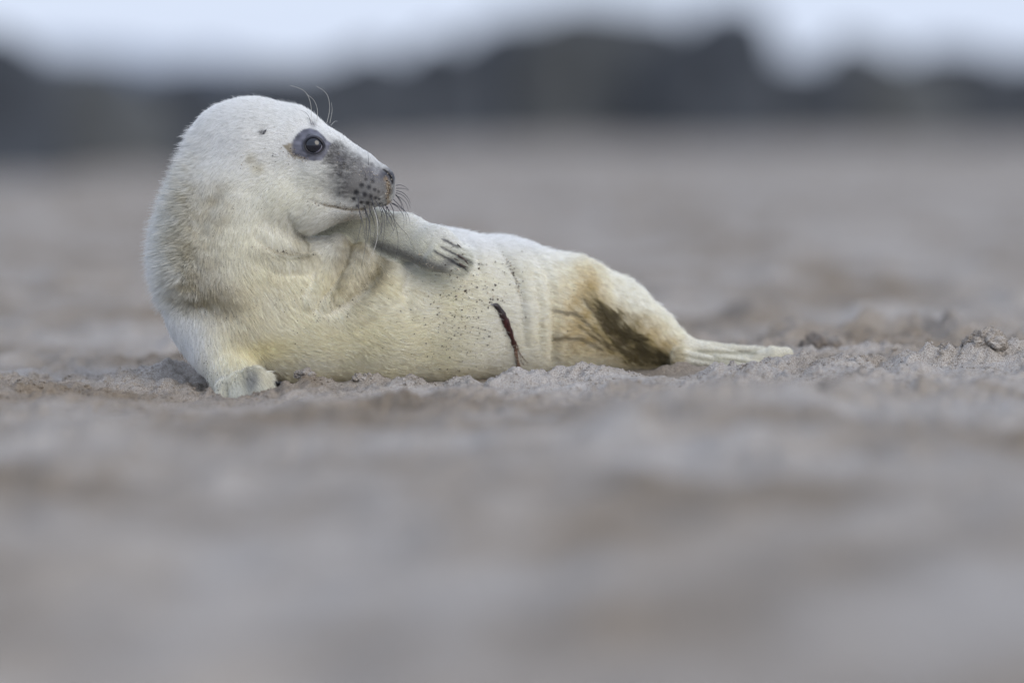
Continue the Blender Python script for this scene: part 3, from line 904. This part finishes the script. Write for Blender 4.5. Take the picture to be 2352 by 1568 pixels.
def plain(name, col, rough=0.5, spec=0.5, coat_=0.0):
    m = noise_mat(name, tuple(x * 0.75 for x in col), tuple(min(1, x * 1.25) for x in col), 220, rough, 0.25, 600, dist=0.0006, spec=spec)
    m.node_tree.nodes['Principled BSDF'].inputs['Coat Weight'].default_value = coat_
    return m
M_WHISK = plain('whisker_dark', (0.045, 0.045, 0.055), 0.35)
M_WHISKL = plain('whisker_pale', (0.55, 0.54, 0.50), 0.4)
M_CLAW = plain('claw_horn', (0.060, 0.040, 0.036), 0.35, 0.5)
M_LID = plain('eyelid_skin', (0.016, 0.016, 0.024), 0.32, 0.5)
M_NOSE = plain('nostril_skin', (0.006, 0.006, 0.009), 0.4)

def z3(x, y): return ((780 + x / 5.6) * .9408, (460 + y / 5.6) * .9408)
WH = [
    [(500, 190), (545, 300), (575, 420), (545, 600), (510, 730)], [(530, 80), (545, 330), (580, 430), (610, 560), (615, 700)],
    [(600, 210), (660, 370), (690, 520), (700, 740)], [(600, 250), (650, 370), (685, 520), (640, 740)], [(690, 300), (740, 440), (760, 570), (740, 720)],
    [(720, 230), (780, 400), (795, 600), (760, 800), (670, 1000)], [(700, 110), (740, 220), (790, 400), (830, 520), (850, 600)],
    [(760, 150), (820, 260), (865, 400), (850, 560), (840, 640)], [(800, 200), (860, 300), (885, 400), (880, 640), (830, 930)],
    [(850, 180), (890, 300), (935, 400), (930, 520)], [(850, 240), (900, 330), (920, 420), (905, 540)], [(880, 280), (960, 380), (1010, 480), (1025, 540), (1005, 590)],
    [(900, 230), (990, 360), (1050, 470), (1130, 560), (1210, 650), (1255, 780)], [(960, 200), (1010, 300), (1015, 420), (1060, 580), (1075, 700), (1060, 870), (1030, 980)],
    [(980, 200), (1060, 250), (1120, 320), (1155, 400), (1150, 540)], [(1000, 200), (1100, 260), (1170, 330), (1195, 500)], [(1010, 150), (1100, 240), (1170, 310), (1220, 390), (1240, 500)],
    [(1040, 100), (1110, 130), (1180, 200), (1220, 310)], [(1045, 60), (1130, 90), (1200, 160), (1245, 270)], [(1050, 30), (1140, 60), (1210, 130), (1245, 210)], [(1050, 0), (1120, 0), (1180, 10), (1210, 30)],
    [(1045, -40), (1110, -45), (1170, -20), (1225, 25)], [(1045, 85), (1100, 150), (1140, 240), (1150, 330)], [(740, 260), (800, 420), (795, 560), (790, 660)], [(620, 260), (640, 460), (625, 800), (570, 1080)],
    [(1040, 80), (1080, 140), (1120, 220), (1120, 290)], [(860, 300), (840, 420), (850, 560), (800, 700)], [(680, 200), (690, 400), (670, 620), (640, 800)], [(780, 320), (770, 430), (720, 640), (690, 900)],
    [(930, 250), (950, 340), (990, 420), (980, 520)], [(900, 210), (920, 300), (930, 420), (1010, 560), (970, 650)],
]
root_w = -70
for i, w_ in enumerate(WH):
    uv = np.array([z3(*q) for q in w_])
    r0, w0 = surf([min(uv[0, 0], 902)], [min(uv[0, 1], 476)])
    w0 = w0[0] if w0[0] < 60 else -30
    m = len(uv)
    far_side = uv[0, 0] > 905
    dep = w0 - (np.linspace(0, 1, m) ** 0.8) * (28 if not far_side else -10) + rng.normal(0, 3)
    if m > 1: dep[0] = w0 + 3
    P3 = np.array([P(a, b, c) for (a, b), c in zip(uv, dep)])
    q = spline(P3, 14)
    pale = i in (5,) 
    tube((q, np.linspace(0.00052, 0.00016, 14)), M_WHISKL if pale else M_WHISK, 'whisker', pup, sides=5)
def z1(x, y): return ((340 + x / 3.357) * .9408, (200 + y / 3.357) * .9408)
for w_, mat_ in [([(1412, 352), (1385, 275), (1350, 245), (1305, 230)], M_WHISK), ([(1410, 300), (1408, 200), (1385, 120), (1340, 65), (1240, 30)], M_WHISKL), ([(1455, 330), (1460, 230), (1430, 150), (1370, 100)], M_WHISKL),
           ([(1538, 335), (1560, 230), (1550, 130), (1510, 70), (1455, 40)], M_WHISKL), ([(1562, 340), (1580, 240), (1575, 170)], M_WHISKL), ([(1570, 358), (1600, 325), (1625, 322)], M_WHISKL), ([(1430, 352), (1412, 320), (1380, 300)], M_WHISK),
           ([(1878, 690), (1880, 630), (1872, 575)], M_WHISK), ([(1860, 800), (1850, 745), (1805, 710)], M_WHISK), ([(1915, 815), (1920, 770)], M_WHISK)]:
    uv = np.array([z1(*q) for q in w_])
    _, w0 = surf(uv[:1, 0], uv[:1, 1]); w0 = w0[0] if w0[0] < 80 else 0
    P3 = np.array([P(a, b, w0 + 2 - 8 * j) for j, (a, b) in enumerate(uv)])
    tube((spline(P3, 12), np.linspace(0.00030, 0.00012, 12)), mat_, 'brow_whisker', pup, sides=5)

# claws on the raised flipper and on the propping one
for j, path in enumerate([[(1905, 1022), (1970, 1060), (2045, 1083)], [(1880, 905), (1975, 965), (2042, 1046)], [(1835, 950), (1880, 975), (1915, 995)], [(1880, 755), (1925, 800), (1960, 838)]]):
    uv = np.array([z3(*q) for q in path])
    _, w0 = surf(uv[:, 0], uv[:, 1])
    base = min(w0[0], -30)
    P3 = np.array([P(a, b, base - 7 + 3 * t) for t, (a, b) in enumerate(uv)])
    r = np.array([.3, 1, 1.1, 1, .9, .75, .55, .3, .05]) * (0.00125 if j < 2 else 0.0006)
    tube((spline(P3, 9), r), M_CLAW, 'claw', pup, sides=8)

# eye
EC = P(719.5, 333.5, 0); _, ew = surf([719.5], [333.5], f_base)
ew = float(ew[0])
m_eye, n_, l_, b_ = new_mat('eye_wet')
tcn = n_.new('ShaderNodeTexCoord'); gr = n_.new('ShaderNodeTexNoise'); gr.inputs['Scale'].default_value = 180
l_.new(tcn.outputs['Object'], gr.inputs['Vector'])
rp = n_.new('ShaderNodeValToRGB'); rp.color_ramp.elements[0].color = (0.004, 0.005, 0.010, 1); rp.color_ramp.elements[1].color = (0.016, 0.017, 0.026, 1)
l_.new(gr.outputs[0], rp.inputs[0]); l_.new(rp.outputs[0], b_.inputs['Base Color'])
b_.inputs['Roughness'].default_value = 0.09; b_.inputs['Coat Weight'].default_value = 0.4; b_.inputs['Coat Roughness'].default_value = 0.03
v5, f5 = ICO5
R_EYE = 26 * K
eye_c = P(720.5, 334, ew + 17)
link('eye', mesh_np('eye', v5 * R_EYE + eye_c, f5, m_eye), pup)
# lid rim: follows an almond outline on the ball
m = 48
th = np.linspace(0, 2 * np.pi, m, endpoint=False)
def rim(ru, rv, tilt, off, proud):
    du = ru * np.cos(th) * (1 + 0.06 * np.cos(th)); dv = rv * np.sin(th) * (1 - 0.05 * np.cos(2 * th))
    a = math.radians(tilt)
    x = du * math.cos(a) - dv * math.sin(a); y = du * math.sin(a) + dv * math.cos(a)
    zz = np.sqrt(np.clip((26 + proud) ** 2 - x ** 2 - y ** 2, 9, None))
    return np.array([P(720 + q, 334 + r_, ew + 17 - s_ + off) for q, r_, s_ in zip(x, y, zz)])
tube((rim(21.5, 18.3, 14, 0, 1.5), np.full(m, 2.3 * K)), M_LID, 'eyelid', pup, sides=10, closed=True)
tube((rim(25.5, 21.5, 12, 3, 5), np.full(m, 1.9 * K)), plain('lid_fold', (0.080, 0.082, 0.105), 0.5), 'eyelid_fold', pup, sides=10, closed=True)
# haw in the front corner of the eye
q = np.array([P(720 + 19 * math.cos(a), 334 + 16.5 * math.sin(a), ew + 17 - math.sqrt(max(26.6 ** 2 - (19 * math.cos(a)) ** 2 - (16.5 * math.sin(a)) ** 2, 1))) for a in np.linspace(-0.1, 1.5, 12)])
tube((q, np.array([.1, .6, 1, 1.2, 1.2, 1.1, 1, .8, .6, .4, .2, .05]) * 1.5 * K), plain('haw', (0.16, 0.15, 0.19), 0.25), 'third_eyelid', pup, sides=6)
# nostril and ear openings
nu = np.array([(880, 389), (886, 392), (893, 398), (899, 408), (902, 421)], float)
_, nw = surf(nu[:, 0], nu[:, 1], f_body)
nw = np.minimum(nw, -20)
tube((spline(np.array([P(a, b, c) for (a, b), c in zip(nu, nw)]), 12), np.array([.2, .6, .9, 1.1, 1.3, 1.5, 1.6, 1.6, 1.4, 1.1, .7, .2]) * 1.15 * K), M_NOSE, 'nostril', pup, sides=8)
eu_ = np.array([(604, 309), (608, 303), (612, 297)], float); _, eww = surf(eu_[:, 0], eu_[:, 1], f_body)
tube((spline(np.array([P(a, b, c - 2.5) for (a, b), c in zip(eu_, eww)]), 7), np.array([.2, .8, 1.2, 1.3, 1.1, .7, .1]) * 2.0 * K), M_LID, 'ear_opening', pup, sides=8)

# healing navel wound, a dried cord hanging down the belly
def z5(x, y): return ((900 + x / 3.92) * .9408, (560 + y / 3.92) * .9408)
m_w, n_, l_, b_ = new_mat('dried_cord')
at = n_.new('ShaderNodeAttribute'); at.attribute_name = 'col'
l_.new(at.outputs['Color'], b_.inputs['Base Color']); b_.inputs['Roughness'].default_value = 0.45
def cord(name, path, rad_, cols, off=-4):
    uv = spline(np.array([z5(*q) for q in path]), 26)
    _, w0 = surf(uv[:, 0], uv[:, 1], f_body)
    q = np.array([P(a, b, c + off) for (a, b), c in zip(uv, w0)])
    r = np.interp(np.linspace(0, 1, 26), np.linspace(0, 1, len(rad_)), rad_) * K * (1 + 0.15 * rng.normal(size=26))
    o = tube((q, r), m_w, name, pup, sides=9)
    cc = np.stack([np.interp(np.linspace(0, 1, 26), np.linspace(0, 1, len(cols)), np.array(cols)[:, i]) for i in range(3)], 1)
    cc = np.repeat(cc, 9, 0) * (1 + 0.35 * rng.normal(size=(26 * 9, 1))).clip(.3, 2)
    a = o.data.attributes.new('col', 'FLOAT_COLOR', 'POINT'); a.data.foreach_set('color', np.c_[cc, np.ones(len(cc))].astype(np.float32).ravel())
    return o
DK, RD, BR = (0.020, 0.013, 0.014), (0.040, 0.011, 0.010), (0.17, 0.10, 0.065)
cord('navel_cord', [(1165, 715), (1225, 735), (1280, 820), (1330, 930), (1380, 1060), (1405, 1160), (1425, 1280), (1440, 1335)], [1.5, 6, 8.5, 8.5, 8, 7, 4.5, 5.5, 7], [(0.05, 0.05, 0.07), DK, DK, (0.055, 0.010, 0.010), RD, (0.07, 0.025, 0.018), BR, BR, (0.24, 0.18, 0.12)])
cord('navel_strand', [(1410, 1080), (1440, 1170), (1465, 1270)], [1.2, 1.5, .8], [BR, BR, BR], -5)
cord('navel_strand', [(1415, 1130), (1465, 1210), (1520, 1280)], [.8, 1.2, .8], [BR, BR, (0.3, 0.22, 0.15)], -5)
cord('navel_strand', [(1420, 1200), (1480, 1290), (1530, 1300)], [.8, 1.0, .6], [BR, BR, (0.3, 0.22, 0.15)], -5)

# sand grains and specks clinging to the coat
spk = []
def specks(cu, cv, ru, rv, num, r, ang=0, dark=0.5):
    a = math.radians(ang)
    x, y = rng.normal(size=num) * ru, rng.normal(size=num) * rv
    spk.append(np.c_[cu + x * math.cos(a) - y * math.sin(a), cv + x * math.sin(a) + y * math.cos(a), np.clip(rng.lognormal(math.log(r), .35, num), .3, 3.2), rng.random(num) < dark])
specks(1080, 720, 45, 75, 170, 1.5, 15, .75); specks(1000, 680, 60, 55, 110, 1.1, 0, .8); specks(1090, 650, 30, 40, 50, 1.9, 0, .5); specks(1060, 790, 25, 40, 40, 1.5, 10, .6)
specks(740, 710, 60, 30, 120, .9, 0, .85); specks(800, 670, 60, 12, 110, .9, -42, .8); specks(870, 740, 90, 60, 60, .8, 0, .9)
specks(480, 690, 45, 28, 220, .8, 20, .1); specks(440, 600, 40, 50, 130, .7, 0, .15); specks(660, 582, 38, 7, 110, .9, 5, .4); specks(520, 540, 60, 70, 70, .6, 0, .3)
specks(770, 474, 28, 3.2, 110, .95, 8, .35); specks(800, 503, 24, 7, 90, 1.0, -25, .3); specks(891, 440, 4, 18, 90, 1.0, 0, .5); specks(855, 400, 22, 14, 70, .6, 20, 0)
specks(800, 385, 36, 14, 70, .65, 30, 0); specks(975, 604, 30, 7, 160, .75, 26, .1); specks(590, 370, 30, 18, 35, .8, 0, .7); specks(480, 860, 10, 26, 90, .9, -20, .6); specks(520, 880, 20, 12, 70, .9, 0, .4)
specks(600, 860, 20, 14, 40, .7, 0, .3); specks(1165, 620, 20, 9, 50, 1.6, 62, .6); specks(1188, 655, 14, 4, 30, 1.7, 70, .7); specks(668, 352, 10, 7, 60, .8, 30, .3); specks(690, 362, 12, 4, 60, .8, 20, .3)
specks(700, 760, 150, 60, 60, .75, 0, .9); specks(600, 400, 90, 70, 40, .6, 0, .7); specks(1240, 700, 90, 80, 40, 1.2, 0, .7); specks(560, 650, 90, 60, 70, .7, 0, .3)
SPK = np.vstack(spk)
def dotmap(u, v): return surf(u, v, f_body)
pp, ww = dotmap(SPK[:, 0], SPK[:, 1])
ok = ww < 420
pp, SPK = pp[ok], SPK[ok]
nn = grad(pp)
u_, v_, _w = UVW(pp)
_, LL, lf = coat(pp, nn)
pp = pp + nn * (LL * lf * 0.55 + 0.0004)[:, None]
cols = np.where(SPK[:, 3:4] > 0.5, np.array([[0.055, 0.042, 0.030]]), np.array([[0.42, 0.37, 0.30]])) * rng.uniform(0.6, 1.5, (len(pp), 1))
scatter_solids('clinging_sand', pp, SPK[:, 2] * K * 0.85, m_w, 1.0, pup, cols)

print('objects', len(bpy.data.objects))
